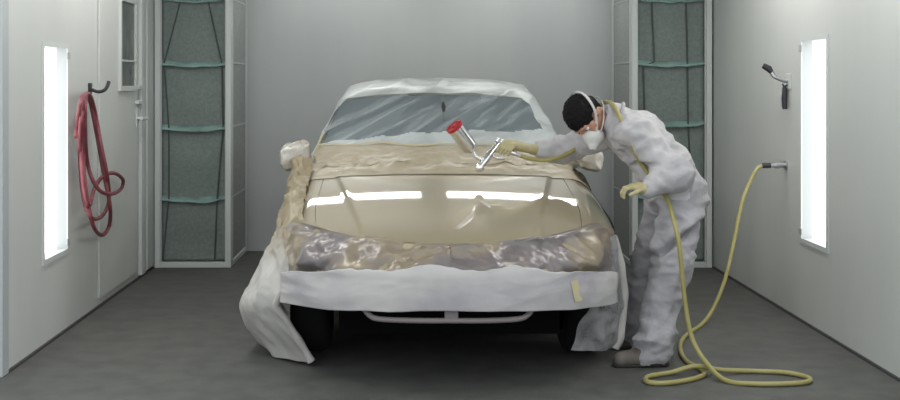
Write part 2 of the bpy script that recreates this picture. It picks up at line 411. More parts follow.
# ------------------------------------------------------------------ the car
XM = .20
AF, AR, WR = 6.52, 9.12, .305
def hw(Y):
    if Y < 6.45: return .866 - .05 * ((6.45 - Y) / .5) ** 2
    return .866
def H(Y):
    k = (Y - 5.72) / 1.30
    return .700 + .229 * (1.30 * k - .30 * k * k) - .012 * math.exp(-max(0, Y - 5.72) / .05)
def hood_z(u, Y):
    a = abs(u); k = (Y - 5.72) / 1.3
    e = a / hw(Y)
    uc = .40 + .225 * k
    z = H(Y) - .022 * (a / .8) ** 2 - .075 * max(0, (e - .84) / .16) ** 2.2
    z -= .010 * sm(uc - .012, uc + .022, a)
    return z
def ylip(u): return 5.72 + .48 * (abs(u) / .8) ** 2.8
def hood_pt(t, k):
    Y = lerp(ylip(t * .81), 7.02, k); u = t * hw(Y)
    return V((XM + u, Y, hood_z(u, Y)))
def fascia(t, f):
    lip = hood_pt(t, 0)
    yb = 5.60 + .42 * abs(t) ** 3
    g = sm(0, .5, f)
    u = lerp(lip.x - XM, t * .80, g)
    return V((XM + u, lerp(lip.y, yb, g) + .05 * max(0, f - .75) ** 2, lerp(lip.z, .385, f)))
def side_top(Y):
    if Y <= 7.02: return hood_z(hw(Y), Y)
    return lerp(hood_z(hw(7.02), 7.02), .845, sm(7.02, 7.6, Y))
def arch(Y):
    z = .235
    for a in (AF, AR):
        q = (WR + .055) ** 2 - (Y - a) ** 2
        if q > 0: z = max(z, WR + math.sqrt(q))
    return z
def side_pt(sg, Y, f):
    w = hw(Y)
    if Y > 9.5: w -= .10 * ((Y - 9.5) / .5) ** 2
    z = lerp(side_top(Y), arch(Y), f)
    q = (z - .235) / (.8 - .235)
    return V((XM + sg * (w + .018 * math.sin(PI * min(1, max(0, q))) - .05 * max(0, .25 - q)), Y, z))
GH = [(7.06, .925, .800, .26), (7.42, 1.098, .765, .235), (7.95, 1.362, .665, .17), (8.22, 1.432, .635, .10), (8.60, 1.468, .625, .0), (9.00, 1.435, .625, -.07),
      (9.40, 1.17, .69, -.10), (9.62, .985, .75, -.12)]
GHC = crom(GH, 12)
def gh_c(s):                       # s in 0..7 along the roof line
    i = s * 12; k = min(int(i), len(GHC) - 2); r = i - k
    return tuple(lerp(a, b, r) for a, b in zip(GHC[k], GHC[k+1]))
def gh(t, s):
    Y, z, w, pb = gh_c(s)
    return V((XM + t * w, Y + pb * t * t, z - .035 * abs(t) ** 2.6 - .02 * abs(t) ** 10))
def gh_side(sg, s, f):
    e = gh(sg, s); b = V((XM + sg * .835, min(max(e.y, 7.3), 9.5) , .90))
    p = e.lerp(b, f); p.x += sg * .02 * math.sin(PI * f); return p

car = thing('car', 'cream sedan with its hood open to paint, wrapped in masking film and paper', 'car', (XM, 7.8, 0))
car['label'] = 'cream sedan wrapped in masking paper and film, freshly painted bonnet facing out'
MB().grid(lambda a, b: hood_pt(lerp(-.80, .80, a), b), 120, 70).build('hood', M['paint'], car)
for sg in (-1, 1):
    m = MB(); m.grid(lambda a, b: hood_pt(sg * lerp(.803, 1, a), b), 14, 60)
    y0 = hood_pt(1, 0).y
    m.grid(lambda a, b: side_pt(sg, lerp(y0, 7.18, a), b), 50, 10)
    m.build('fender', M['paint'], car)
    m = MB(); m.grid(lambda a, b: side_pt(sg, lerp(7.185, 9.93, a), b), 90, 10)
    def shoulder(a, b):
        Y = lerp(7.0, 9.6, a); p = side_pt(sg, Y, 0); q = V((XM + sg * .80, Y, .93))
        r = p.lerp(q, b); r.z += .02 * math.sin(PI * b); return r
    m.grid(shoulder, 30, 5)
    m.grid(lambda a, b: gh_side(sg, lerp(.3, 6.8, a), b), 50, 6)
    m.build('body_side', M['paint'], car)
    m = MB(); m.grid(lambda a, b: gh_side(sg, lerp(2.2, 5.2, a), lerp(.12, .85, b)) + V((sg * .006, 0, 0)), 30, 6)
    m.build('side_window', M['glass'], car)
m = MB(); m.grid(lambda a, b: fascia(lerp(-1, 1, a), b), 60, 16); m.build('front_bumper', M['paint'], car)
m = MB(); m.grid(lambda a, b: V((XM + lerp(-.84, .84, a), lerp(7.0, 7.5, b), hood_z(lerp(-.84, .84, a), 7.02) - .008)), 30, 4); m.build('cowl', M['under'], car)
MB().grid(lambda a, b: gh(lerp(-.985, .985, a), lerp(0, 2.05, b)), 48, 40).build('windshield', M['glass'], car)
MB().grid(lambda a, b: gh(lerp(-1, 1, a), lerp(2.055, 5.0, b)), 48, 40).build('roof', M['paint'], car)
MB().grid(lambda a, b: gh(lerp(-.97, .97, a), lerp(5.005, 7, b)), 40, 24).build('rear_window', M['glass'], car)
# rear-view mirror seen through the screen
m = MB(); mp_ = [gh(.035, q_) + V((0, -.004, .006)) for q_ in (1.99, 1.86, 1.74, 1.66, 1.56, 1.40)]
m.tube(mp_, [.006, .008, .015, .018, .008, .005], 8); m.build('mirror_mount', M['black'], car)
rear = crom([(9.50, .975), (9.75, .965), (9.92, .90), (9.97, .60), (9.95, .38), (9.88, .25)], 5)
def rear_pt(a, b):
    i = b * (len(rear) - 1); k = min(int(i), len(rear) - 2); r = i - k; t = lerp(-1, 1, a)
    return V((XM + t * .80, lerp(rear[k][0], rear[k+1][0], r) - .16 * abs(t) ** 4 * b, lerp(rear[k][1], rear[k+1][1], r) - .05 * abs(t) ** 6))
MB().grid(rear_pt, 40, len(rear) - 1).build('trunk', M['paint'], car)
m = MB(); m.box(XM - .55, XM + .55, 5.98, 9.75, .20, .34); m.box(XM - .55, XM + .55, 6.05, 7.2, .34, .66)
m.box(XM - .72, XM + .72, 7.05, 8.6, .20, .36); m.build('underbody', M['under'], car, smooth=False)
m = MB(); m.box(XM - .66, XM + .66, 5.92, 5.97, .40, .60); m.build('splash_panel', M['under'], car, smooth=False)
# lower grille: a rounded frame with a centre strut
lg = crom([(XM - .43, 5.68, .46), (XM - .415, 5.655, .40), (XM - .385, 5.625, .362), (XM - .33, 5.60, .348), (XM - .15, 5.585, .344), (XM, 5.585, .344), (XM + .15, 5.585, .344), (XM + .30, 5.60, .348), (XM + .355, 5.625, .362), (XM + .385, 5.655, .40), (XM + .40, 5.68, .46)], 8)
m = MB(); m.tube(lg, .0145, 10, flat=.9); m.tube([(XM - .40, 5.655, .41), (XM, 5.605, .41), (XM + .385, 5.655, .41)], .012, 10)
g = m.build('lower_grille', M['primer'], car)
MB().box(XM - .035, XM + .03, 5.574, 5.602, .342, .42).build('centre_strut', M['primer'], g, smooth=False, bevel=.008)
# wheels
def wheel(sg, Y):
    c = V((XM + sg * .72, Y, WR)); ax = (sg, 0, 0)
    t = MB().lathe(c - V((sg * .10, 0, 0)), ax, [(0, .19), (0, .27), (.02, .295), (.045, WR), (.155, WR), (.18, .295), (.20, .27), (.20, .20), (.18, .19)], 40)
    o = t.build('wheel', M['tyre'], car)
    r = MB().lathe(c - V((sg * .02, 0, 0)), ax, [(0, .0), (0, .188), (.10, .188), (.095, .165), (.05, .15), (.06, .05), (.085, .04), (.085, 0)], 30)
    r.build('rim', M['rim'], o)
for sg in (-1, 1):
    wheel(sg, AF); wheel(sg, AR)
def wrapped_mirror(sg):
    c = V((XM + sg * .905, 7.42, 1.00))
    def fn(a, b):
        th = a * 2 * PI; ph = (b - .5) * PI
        d_ = V((math.cos(ph) * math.cos(th), math.cos(ph) * math.sin(th), math.sin(ph)))
        p = V((math.copysign(abs(d_.x) ** .6, d_.x) * .085, math.copysign(abs(d_.y) ** .7, d_.y) * .07, math.copysign(abs(d_.z) ** .65, d_.z) * .082))
        n = crumple(p, 16, sg) * .030 + noise.noise(p * 35) * .006
        p = p * (1 + n / .1); p.z -= sg * p.x * .25
        return c + p
    o = MB().grid(fn, 40, 24).build('side_mirror', M['mirrorwrap'], car); o['label'] = 'side mirror wrapped in pale plastic'
    MB().tube([c + V((-sg * .07, 0, -.02)), V((XM + sg * .80, 7.46, .93))], [.045, .03], 10).build('mirror_arm', M['mirrorwrap'], o)
M['mirrorwrap'] = mat('wrapped_plastic', (.52, .50, .46), .3, var=(.42, .38, .31), vscale=14, bump=.4, bscale=40, coat=.4)

# ------------------------------------------------------------------ masking sheets
def crk(p, s, seed=0):              # creased-foil relief, -1..1
    q = p * s + V((seed * 3.1, seed * 1.7, seed * .9))
    w = V((noise.noise(q * .6), noise.noise(q * .6 + V((9, 2, 4))), noise.noise(q * .6 + V((3, 8, 1))))) * .7
    q = q + w
    return (1 - 2.4 * abs(noise.noise(q))) * .6 + (1 - 2.4 * abs(noise.noise(q * 2.1 + V((5, 5, 5))))) * .3 + noise.noise(q * 4.3) * .15
def crumple(p, s, seed=0):          # crushed-film relief: pointed facets with sharp creases
    q = p * s + V((seed * 3.3, seed * 1.1, seed * 2.7))
    q = q + V((noise.noise(q * .8), noise.noise(q * .8 + V((7, 2, 4))), noise.noise(q * .8 + V((1, 8, 5))))) * .5
    return noise.voronoi(q)[0][0] * 1.2 - .55 + .45 * (noise.voronoi(q * 2.2)[0][0] - .45)
def sheet(fn, disp, na, nb, sgn=1):
    e = 1e-3
    def g(a, b):
        p = fn(a, b)
        a2, b2 = min(a + e, 1), min(b + e, 1)
        da = fn(a2, b) - fn(a2 - 2*e, b); db = fn(a, b2) - fn(a, b2 - 2*e)
        n = da.cross(db)
        n = n.normalized() if n.length > 1e-12 else V((0, -1, 0))
        return p + n * (sgn * disp(a, b, p))
    return MB().grid(g, na, nb)
wrapped_mirror(-1); wrapped_mirror(1)
SHEETS = 'masking sheets taped over the car'
# film over windscreen and roof
def wf_fn(a, b):
    t = lerp(-1.0, 1.0, a); s = lerp(.55, 5.6, b)
    if abs(t) > .9:
        e = gh(math.copysign(.9, t), s); q = (abs(t) - .9) / .1
        f = gh_side(math.copysign(1, t), s, .30)
        p = e.lerp(gh(math.copysign(1, t), s), min(1, q * 1.6)) if q < .6 else gh(math.copysign(1, t), s).lerp(f, (q - .6) / .4)
        return p
    return gh(t, s)
def wf_d(a, b, p):
    q = V((p.x, p.y * .7, p.z)); dg = V((q.x * .9 + q.z * .5, q.y, (q.z * 1.2 - q.x * .55) * 6))
    return .013 + .008 * max(0, 1 - 4.5 * abs(noise.noise(dg * 1.1))) + .003 * noise.noise(dg * 2.7) + .003 * noise.noise(p * 7)
def clear_area(a, b):
    t = lerp(-1, 1, a); s_ = lerp(.55, 5.6, b)
    lo = 1.16 + .06 * noise.noise(V((t * 2.2, 1, 0))) + .05 * noise.noise(V((t * 7, 3, 0))) - .16 * sm(.2, -.9, t) + .12 * sm(.5, .9, t)
    top = 2.03 - .02 * t * t
    w = (.965 if t < 0 else .91) + .02 * noise.noise(V((s_ * 5, 1, t))) - (.30 * max(0, s_ - 1.78) ** 1.2)
    return lo < s_ < top and -w < t < w - .03
full = sheet(wf_fn, wf_d, 170, 190)
NA = 171
def cut_sheet(keep):
    q = MB(); q.v = full.v; q.f = []
    for f in full.f:
        i = f[0] % NA; j = f[0] // NA
        if clear_area((i + .5) / 170, (j + .5) / 190) == keep: q.f.append(f)
    used = sorted({i for f in q.f for i in f}); mp = {k: n for n, k in enumerate(used)}
    q.v = [full.v[k] for k in used]; q.f = [tuple(mp[i] for i in f) for f in q.f]; q.mi = [0] * len(q.f)
    return q
o = cut_sheet(False).build('masking_film', M['film_milky'], loc=(XM, 7.9, 1.0))
tag(o, 'pale wrinkled plastic film over the windshield and roof of the car', 'masking film', SHEETS)
cut_sheet(True).build('clear_stretch', M['film'], o)['label'] = 'clear streaked stretch of the film'
# creased paper along the foot of the windscreen
def cp_fn(a, b):
    t = lerp(-1, 1, a); k = b
    p0 = hood_pt(t * .99, 1.0 - .055 * (1 + .6 * abs(t) ** 4)); top = .76 + .1 * noise.noise(V((t * 3, 2, 1))) + .16 * abs(t) ** 6
    p1 = gh(t * .995, .10); p2 = gh(t * .995, top)
    if k < .3: return p0.lerp(p1, k / .3)
    return p1.lerp(p2, (k - .3) / .7)
def cp_d(a, b, p):
    edge = sm(0, .12, b) * (1 - .6 * sm(.8, 1, b))
    mid = math.exp(-((b - .34) / .22) ** 2)
    return .004 + .010 * sm(0, .1, b) + .014 * sm(.4, .7, b) + edge * (.024 * mid + .006 * crk(p, 6.5, 1) + .022 * crumple(p, 8, 4) * (.35 + mid))
o = sheet(cp_fn, cp_d, 220, 60).build('masking_paper', M['paper_tan'], loc=(XM, 7.2, .95))
tag(o, 'tan creased masking paper along the foot of the windshield', 'masking paper', SHEETS)
def tp_fn(a, b):
    t = lerp(-.99, .99, a); top = .76 + .1 * noise.noise(V((t * 3, 2, 1))) + .16 * abs(t) ** 6
    return gh(t, top + lerp(-.012, .03, b) + .02 * noise.noise(V((t * 6, 0, 0))))
t_ = sheet(tp_fn, lambda a, b, p: .036 + .006 * crk(p, 9, 1), 90, 3).build('tape', M['tape'], o); t_['label'] = 'yellow masking tape'
pt_ = [gh(-.99, q_ / 10) + V((-.022, -.02, .006)) for q_ in range(3, 14)]
MB().ribbon(pt_, .03, .002, V((-.7, -.7, .2))).build('tape', M['tape'], o)['label'] = 'yellow masking tape up the pillar'
# oversprayed film over headlights and grille
def hf_fn(a, b):
    t = lerp(-1.0, 1.0, a)
    f1 = lerp(.50, .72, abs(t) ** 2)
    return fascia(t, lerp(-.0, f1, b) + 0.0)
def hf_d(a, b, p):
    t = abs(lerp(-1, 1, a)); e = sm(0, .16, b) * (1 - .75 * sm(.72, 1, b)) * (1 - .8 * sm(.88, 1, t))
    k = lerp(.55, 1.25, sm(.5, .85, t))
    q = V((p.x * .75, p.y, p.z * 1.25 + p.x * .35 * (1 if p.x > XM else -1)))
    return .004 + e * (.012 + (.8 + .2 * k) * (.046 * crumple(V((q.x + q.z * .6, q.y, q.z * 1.5 - q.x * .5)), 4.6, 5) + .022 * crumple(q, 9.5, 2)))
o = sheet(hf_fn, hf_d, 230, 60, -1).build('masking_film', M['film_gold'], loc=(XM, 5.7, .6))
tag(o, 'brown crinkled film across the headlights under the hood edge', 'masking film', SHEETS)
# white paper around the bumper
def bp_fn(a, b):
    t = lerp(-1.0, 1.0, a)
    f0 = lerp(.40, .62, abs(t) ** 2) + .05 * noise.noise(V((t * 4, 0, 0))) + .025 * noise.noise(V((t * 13, 4, 0))); f1 = .955 + .13 * abs(t) ** 2 + .015 * noise.noise(V((t * 5, 3, 0)))
    return fascia(t, lerp(f0, f1, b))
def bp_d(a, b, p):
    q = V((p.x * 1.0, p.y, p.z * 2.2 - p.x * .3))
    return .044 + .012 * noise.noise(q * 3.0) + .016 * crumple(q, 3.6, 9) * (.35 + .65 * abs(2 * a - 1)) + .012 * b
o = sheet(bp_fn, bp_d, 150, 36, -1).build('masking_paper', M['paper_white'], loc=(XM, 5.65, .45), solid=.002)
tag(o, 'white masking paper band wrapped around the front bumper', 'masking paper', SHEETS)
q = MB().grid(lambda a, b: fascia(.70 + .05 * a + .03 * b, lerp(.62, .92, b)) + V((.004, -.066 - .012 * b, 0)), 4, 8).build('tape', M['tape'], o); q['label'] = 'yellow masking tape'

def rows_sheet(rows, disp, na, nb, per=10, sgn=1):
    """rows of control points from top to bottom, splined both ways"""
    rr = [crom([tuple(p) for p in r], per) for r in rows]
    n = len(rr[0]); cols = [crom([r[i] for r in rr], per) for i in range(n)]
    m_ = len(cols[0])
    def fn(a, b):
        x = a * (n - 1); i = min(int(x), n - 2); u = x - i
        y = b * (m_ - 1); j = min(int(y), m_ - 2); v = y - j
        A = V(cols[i][j]).lerp(V(cols[i+1][j]), u); B = V(cols[i][j+1]).lerp(V(cols[i+1][j+1]), u)
        return A.lerp(B, v)
    return sheet(fn, disp, na, nb, sgn)
# left drape, from the fender down to the floor
def dr_d(a, b, p):
    q = V((p.x * 1.3, p.y * 1.3, p.z * .8 + p.x * .9))
    k = sm(.42, .62, p.z)
    return .016 * noise.noise(q * 5) + .008 * crk(q, 5.5, 21) + .020 * crumple(q, 5.0, 3) + .030 * k * crumple(q, 9, 6)
def on_hood(px, py):
    Y = 6.0
    while Y < 7.05:
        p = P(px, py, Y)
        if p.z <= hood_z(p.x - XM, Y) + .008: break
        Y += .004
    return p
rows = []
#        y: right edge, left silhouette, distance of right edge, of silhouette
for y, r, l, Yr, Yl in ((158, 313, 302, 7.12, 7.22), (172, 307, 298, 6.94, 7.05), (193, 302, 290, 6.55, 6.75), (215, 300, 285, 6.18, 6.50), (238, 304, 276, 6.03, 6.40), (258, 306, 265, 6.00, 6.36),
                        (285, 289, 250, 6.03, 6.38), (306, 276, 242, 6.08, 6.42), (322, 286, 244, 6.10, 6.46), (345, 300, 257, 6.13, 6.52), (363, 311, 300, 6.14, 6.20)):
    A = on_hood(r + (4 if y < 200 else 3), y) if y < 222 and y > 165 else P(r, y, Yr); C = P(l, y - (6 if y > 300 else 0) if y < 360 else 352, Yl if y < 360 else 6.42)
    if y == 363: A = P(311, 363, 6.14); C = P(272, 352, 6.42)
    B = A.lerp(C, .55) + V((-.03, -.035, 0))
    D = V((max(C.x + .02, -.78) if y < 220 else C.x + .03, min(C.y + .34, 7.2), C.z + (.015 if y > 340 else 0)))
    E = V((-.70 - .0 if y < 220 else C.x + .12, min(C.y + .62, 7.4), C.z + (.02 if y > 340 else 0)))
    if y < 225: D.x = min(D.x, XM - hw(D.y) - .03); E.x = XM - hw(E.y) - .022
    for q in (A, B, C, D, E): q.z = max(q.z, .012)
    rows.append([A, B, C, D, E])
o = rows_sheet(rows, dr_d, 90, 130).build('masking_drape', M['drape'], loc=(-.75, 6.3, 0), solid=.003)
tag(o, 'long white masking drape hanging over the left front wheel to the floor', 'masking drape', SHEETS)
ep = [V(p) + V((.004, -.012, 0)) for p in crom([tuple(r[0]) for r in rows[6:]], 10)]
ep = [p + V((.006 * noise.noise(p * 9), 0, .012)) for p in ep]
MB().tube(ep, [.020 + .006 * noise.noise(p * 12) for p in ep], 10).build('folded_edge', M['drape'], o)
# right drape: grey translucent panel with a bright rolled edge
rows = []
for y, l, r, Yl, Yr in ((236, 590, 612, 6.02, 6.22), (262, 588, 618, 6.00, 6.24), (285, 588, 621, 6.00, 6.26), (303, 590, 622, 6.00, 6.26), (322, 580, 620, 6.02, 6.26), (337, 575, 618, 6.04, 6.26), (350, 571, 613, 6.05, 6.26)):
    A = P(l, y, Yl); C = P(r, y - (3 if y > 340 else 0), Yr); B = A.lerp(C, .5) + V((.02, -.03, 0))
    D = C + V((-.02, .3, 0)); E = C + V((-.05, .55, .0))
    D.x = max(D.x, XM + hw(D.y) + .03); E.x = max(E.x, XM + hw(E.y) + .03)
    rows.append([A, B, C, D, E])
o = rows_sheet(rows, dr_d, 70, 70, sgn=-1).build('masking_drape', M['drape_r'] if 'drape_r' in M else M['film_grey'], loc=(1.0, 6.2, .1), solid=0)
tag(o, 'short white masking drape hanging over the right front wheel beside the painter', 'masking drape', SHEETS)
ep = [r[2] + V((.004, -.02, 0)) for r in rows]
ep = [V(p) + V((.006 * noise.noise(V(p) * 9), 0, 0)) for p in crom([tuple(p) for p in ep], 10)]
MB().tube(ep, [.026 + .006 * noise.noise(p * 12) for p in ep], 10).build('rolled_edge', M['paper_edge'] if 'paper_edge' in M else M['drape'], o)

# ------------------------------------------------------------------ painter
class SDF:
    def __init__(s, lo, hi, h):
        s.lo = np.array(lo, float); s.h = h
        s.n = np.ceil((np.array(hi) - s.lo) / h).astype(int) + 1
        s.d = np.full(s.n, 1.0, np.float32)
    def _reg(s, lo, hi):
        a = np.clip(((np.array(lo) - s.lo) / s.h).astype(int), 0, s.n - 1); b = np.clip(((np.array(hi) - s.lo) / s.h).astype(int) + 2, 1, s.n)
        ax = [s.lo[i] + s.h * np.arange(a[i], b[i]) for i in range(3)]
        X, Y, Z = np.meshgrid(*ax, indexing='ij')
        return tuple(slice(a[i], b[i]) for i in range(3)), X, Y, Z
    def _mix(s, sl, d, k, cut=False):
        a = s.d[sl]
        if cut:
            s.d[sl] = np.maximum(a, -d); return
        if k > 0:
            hh = np.clip(.5 + .5 * (a - d) / k, 0, 1); s.d[sl] = a + (d - a) * hh - k * hh * (1 - hh)
        else: s.d[sl] = np.minimum(a, d)
    def cap(s, a, ra, b, rb, k=.02):
        a = np.array(a, float); b = np.array(b, float); m = max(ra, rb) + .06
        sl, X, Y, Z = s._reg(np.minimum(a, b) - m, np.maximum(a, b) + m)
        ba = b - a; L = max(ba @ ba, 1e-12)
        t = np.clip(((X-a[0])*ba[0] + (Y-a[1])*ba[1] + (Z-a[2])*ba[2]) / L, 0, 1)
        d = np.sqrt((X-a[0]-t*ba[0])**2 + (Y-a[1]-t*ba[1])**2 + (Z-a[2]-t*ba[2])**2) - (ra + (rb - ra) * t)
        s._mix(sl, d.astype(np.float32), k); return s
    def ell(s, c, R, r, k=.02, cut=False):       # R: 3 axes (rows), r: radii
        c = np.array(c, float); R = np.array([list(v) for v in R]); m = max(r) + .06
        sl, X, Y, Z = s._reg(c - m, c + m); q = [(X-c[0])*R[i][0] + (Y-c[1])*R[i][1] + (Z-c[2])*R[i][2] for i in range(3)]
        l1 = np.sqrt(sum((q[i]/r[i])**2 for i in range(3))); l2 = np.sqrt(sum((q[i]/r[i]**2)**2 for i in range(3))) + 1e-9
        s._mix(sl, (l1 * (l1 - 1) / l2).astype(np.float32), k, cut); return s
    def half(s, p, n):                           # keep the side that n points away from
        sl, X, Y, Z = s._reg(s.lo, s.lo + s.h * s.n)
        d = (X-p[0])*n[0] + (Y-p[1])*n[1] + (Z-p[2])*n[2]
        s.d = np.maximum(s.d, d.astype(np.float32)); return s
    def mesh(s, disp=None):
        d = s.d; ins = d < 0
        c = np.zeros(np.array(d.shape) - 1, int)
        for i in (0, 1):
            for j in (0, 1):
                for k in (0, 1): c += ins[i:d.shape[0]-1+i, j:d.shape[1]-1+j, k:d.shape[2]-1+k]
        act = (c > 0) & (c < 8); idx = np.full(act.shape, -1, int); cell = np.argwhere(act); idx[act] = np.arange(len(cell))
        acc = np.zeros((len(cell), 3)); cnt = np.zeros(len(cell))
        cs = [np.array(q) for q in ((0,0,0),(1,0,0),(0,1,0),(1,1,0),(0,0,1),(1,0,1),(0,1,1),(1,1,1))]
        for a, b in ((0,1),(2,3),(4,5),(6,7),(0,2),(1,3),(4,6),(5,7),(0,4),(1,5),(2,6),(3,7)):
            pa, pb = cell + cs[a], cell + cs[b]; da = d[tuple(pa.T)]; db = d[tuple(pb.T)]
            x = (da < 0) != (db < 0); t = np.where(x, da / np.where(x, da - db, 1), 0)
            acc += np.where(x[:, None], pa + (pb - pa) * t[:, None], 0); cnt += x
        vs = s.lo + s.h * acc / cnt[:, None]
        fs = []
        for ax in range(3):
            o1, o2 = (ax + 1) % 3, (ax + 2) % 3
            sa = [slice(None)] * 3; sb = [slice(None)] * 3
            sa[ax] = slice(0, -1); sb[ax] = slice(1, None)
            for o_ in (o1, o2): sa[o_] = slice(1, -1); sb[o_] = slice(1, -1)
            A, B = ins[tuple(sa)], ins[tuple(sb)]
            e = np.argwhere(A != B); flip = B[tuple(e.T)]
            base = e.copy(); base[:, o1] += 1; base[:, o2] += 1
            def ci(u, v):
                q = base.copy(); q[:, o1] -= u; q[:, o2] -= v; return idx[tuple(q.T)]
            qd = np.stack([ci(1, 1), ci(0, 1), ci(0, 0), ci(1, 0)], 1); qd[flip] = qd[flip][:, ::-1]
            fs.append(qd)
        fs = np.concatenate(fs); fs = fs[(fs >= 0).all(1)]
        m = MB(); m.v = [V(p) for p in vs]; m.f = [tuple(int(i) for i in f) for f in fs]; m.mi = [0] * len(m.f)
        if disp:
            me = bpy.data.meshes.new('tmp'); me.from_pydata([tuple(p) for p in m.v], [], m.f); me.update()
            nn = [V(v.normal) for v in me.vertices]
            m.v = [p + n * disp(p) for p, n in zip(m.v, nn)]; bpy.data.meshes.remove(me)
        return m

# joints (the painter faces the car, bent over the fender)
J0 = dict(pel=V((1.455, 6.45, .885)), waist=V((1.40, 6.46, 1.00)), chest=V((1.29, 6.48, 1.145)), neck=V((1.165, 6.50, 1.262)),
         shN=V((1.225, 6.325, 1.195)), elN=V((1.41, 6.215, .995)), wrN=V((1.25, 6.19, .915)),
         shF=V((1.18, 6.665, 1.20)), elF=V((.905, 6.80, 1.085)), wrF=V((.745, 6.80, 1.085)),
         hiN=V((1.475, 6.355, .85)), knN=V((1.385, 6.275, .46)), anN=V((1.275, 6.16, .085)),
         hiF=V((1.45, 6.545, .85)), knF=V((1.345, 6.57, .46)), anF=V((1.285, 6.58, .085)))
J = {k: v + V((-.03, 0, -.012)) if k[:2] not in ('an', 'kn', 'hi') else v + V((-.025, 0, 0)) for k, v in J0.items()}
HC = V((.958, 6.50, 1.262))                                     # centre of the head
face = V((-.16, -.42, -.90)).normalized(); up = V((-.78, -.20, .60)); up = (up - face * up.dot(face)).normalized(); lat = up.cross(face)
def hp(x, y, z): return HC + lat * x + face * y + up * z        # head frame: sideways, forward, up
HR = [lat, face, up]

# gun in the far hand
gP = P(481, 166, 6.70)          # front of the gun body
gB = P(496, 147, 6.75)          # rear of the body
gd = (gP - gB).normalized()
handle_dir = V((.86, -.08, -.30)).normalized()
gC = gB.lerp(gP, .25)
def finger(sd, pts, r):
    for i in range(len(pts) - 1):
        sd.cap(pts[i], r * (1 - .08 * i), pts[i+1], r * (1 - .08 * (i + 1)), .004)
# near hand: relaxed, hanging from the wrist, knuckles to the left
hN = J['wrN'] + V((-.075, -.005, .012))
def hand_near(sd, g):
    sd.cap(J['wrN'], .026 + g, J['wrN'].lerp(hN, .5), .030 + g, .012); 
    for i, o_ in enumerate((-.03, -.01, .01, .03)):
        k0 = hN + V((0, o_, .004 - .004 * abs(i - 1.5))); sd.cap(J['wrN'] + V((-.02, o_ * .6, 0)), .017 + g, k0, .013 + g, .014)
        L = (.032, .037, .035, .027)[i]
        p1 = k0 + V((-L * .95, o_ * .12, -.008)); p2 = p1 + V((-L * .45, 0, -.024)); p3 = p2 + V((L * .05, 0, -.02))
        finger(sd, [k0, p1, p2, p3], .0088 + g)
    t0 = J['wrN'] + V((-.025, -.026, .0)); t1 = t0 + V((-.035, -.022, -.014)); t2 = t1 + V((-.028, -.002, -.012)); finger(sd, [t0, t1, t2], .0105 + g)
# far hand: closed around the gun handle
gh0 = gB + handle_dir * .012; gh1 = gB + handle_dir * .115
palm = gB + handle_dir * .06 - gd * .045
def hand_far(sd, g):
    ax = handle_dir; c0 = gB + gd * -.005
    side = gd.cross(ax).normalized()           # towards / away from the camera
    if side.y > 0: side = -side
    back = -gd
    sd.cap(J['wrF'], .026 + g, palm, .028 + g, .015)
    for i in range(4):
        hgt = c0 + ax * (.022 + .0205 * i)
        k0 = hgt + back * .034 + side * .016; sd.cap(palm + ax * (.012 * i - .018), .016 + g, k0, .0115 + g, .014)
        L = (.95, 1.05, 1.0, .85)[i]
        p1 = hgt + side * .028 + gd * (.008 * L); p2 = hgt + side * .012 + gd * (.031 * L); p3 = hgt - side * .012 + gd * (.026 * L)
        finger(sd, [k0, p1, p2, p3], .0088 + g)
    t0 = palm + V((-.005, .01, .012)); t1 = c0 + back * .02 - side * .026 + ax * .01; t2 = c0 + gd * .018 - side * .026 + ax * .012
    finger(sd, [t0, t1, t2], .0105 + g)

def trunk(sd, g, k=.05):
    sd.cap(J['hiN'] + V((0, .02, .02)), .105 + g, J['hiF'] + V((0, -.02, .02)), .105 + g, k)
    sd.cap(J['pel'], .118 + g, J['waist'], .112 + g, k)
    for dy in (-.055, .055):
        sd.cap(J['waist'] + V((0, dy * .8, 0)), .095 + g, J['chest'] + V((0, dy, 0)), .108 + g, k)
    sd.cap(J['chest'], .11 + g, J['neck'].lerp(J['chest'], .35), .085 + g, k)
    sd.cap(J['shN'], .062 + g, J['shF'], .062 + g, k)
def limbs(sd, g, hand=True):
    sd.cap(J['shN'], .054 + g, J['elN'], .042 + g, .03); sd.cap(J['elN'], .041 + g, J['wrN'], .028 + g, .02)
    sd.cap(J['shF'], .054 + g, J['elF'], .042 + g, .03); sd.cap(J['elF'], .041 + g, J['wrF'], .028 + g, .02)
    for s_ in 'NF':
        sd.cap(J['hi' + s_], .088 + g, J['kn' + s_], .058 + g, .03); sd.cap(J['kn' + s_], .056 + g, J['an' + s_], .038 + g, .02)

person = thing('person', 'person in a white coverall and respirator bending over the car, holding a spray gun', 'person', (1.33, 6.4, 0))
sd = SDF((.52, 6.05, -.02), (1.68, 6.98, 1.46), .0065)
trunk(sd, -.016); limbs(sd, -.012)
sd.cap(J['neck'] + V((.02, 0, -.02)), .062, hp(0, -.03, -.05), .054, .03)
sd.ell(hp(0, -.012, .035), HR, (.074, .096, .088), .02); sd.ell(hp(0, .025, -.035), HR, (.058, .066, .080), .03)
sd.cap(hp(0, .060, -.095), .022, hp(0, .045, -.09), .03, .03)                        # chin
sd.cap(hp(0, .088, .0), .009, hp(0, .112, -.038), .014, .012); sd.ell(hp(0, .10, -.042), HR, (.019, .016, .012), .01)   # nose
for x in (-1, 1):
    sd.ell(hp(x * .033, .098, .008), HR, (.019, .016, .013), 0, cut=True)             # eye sockets
    sd.cap(hp(x * .012, .090, .027), .009, hp(x * .05, .078, .024), .008, .012)       # brow
    sd.cap(hp(x * .04, .07, -.03), .018, hp(x * .05, .05, -.02), .02, .02)            # cheek
    sd.ell(hp(x * .076, -.012, -.012), HR, (.010, .019, .033), .006)                  # ear
    sd.ell(hp(x * .088, -.008, -.010), HR, (.007, .010, .020), 0, cut=True)
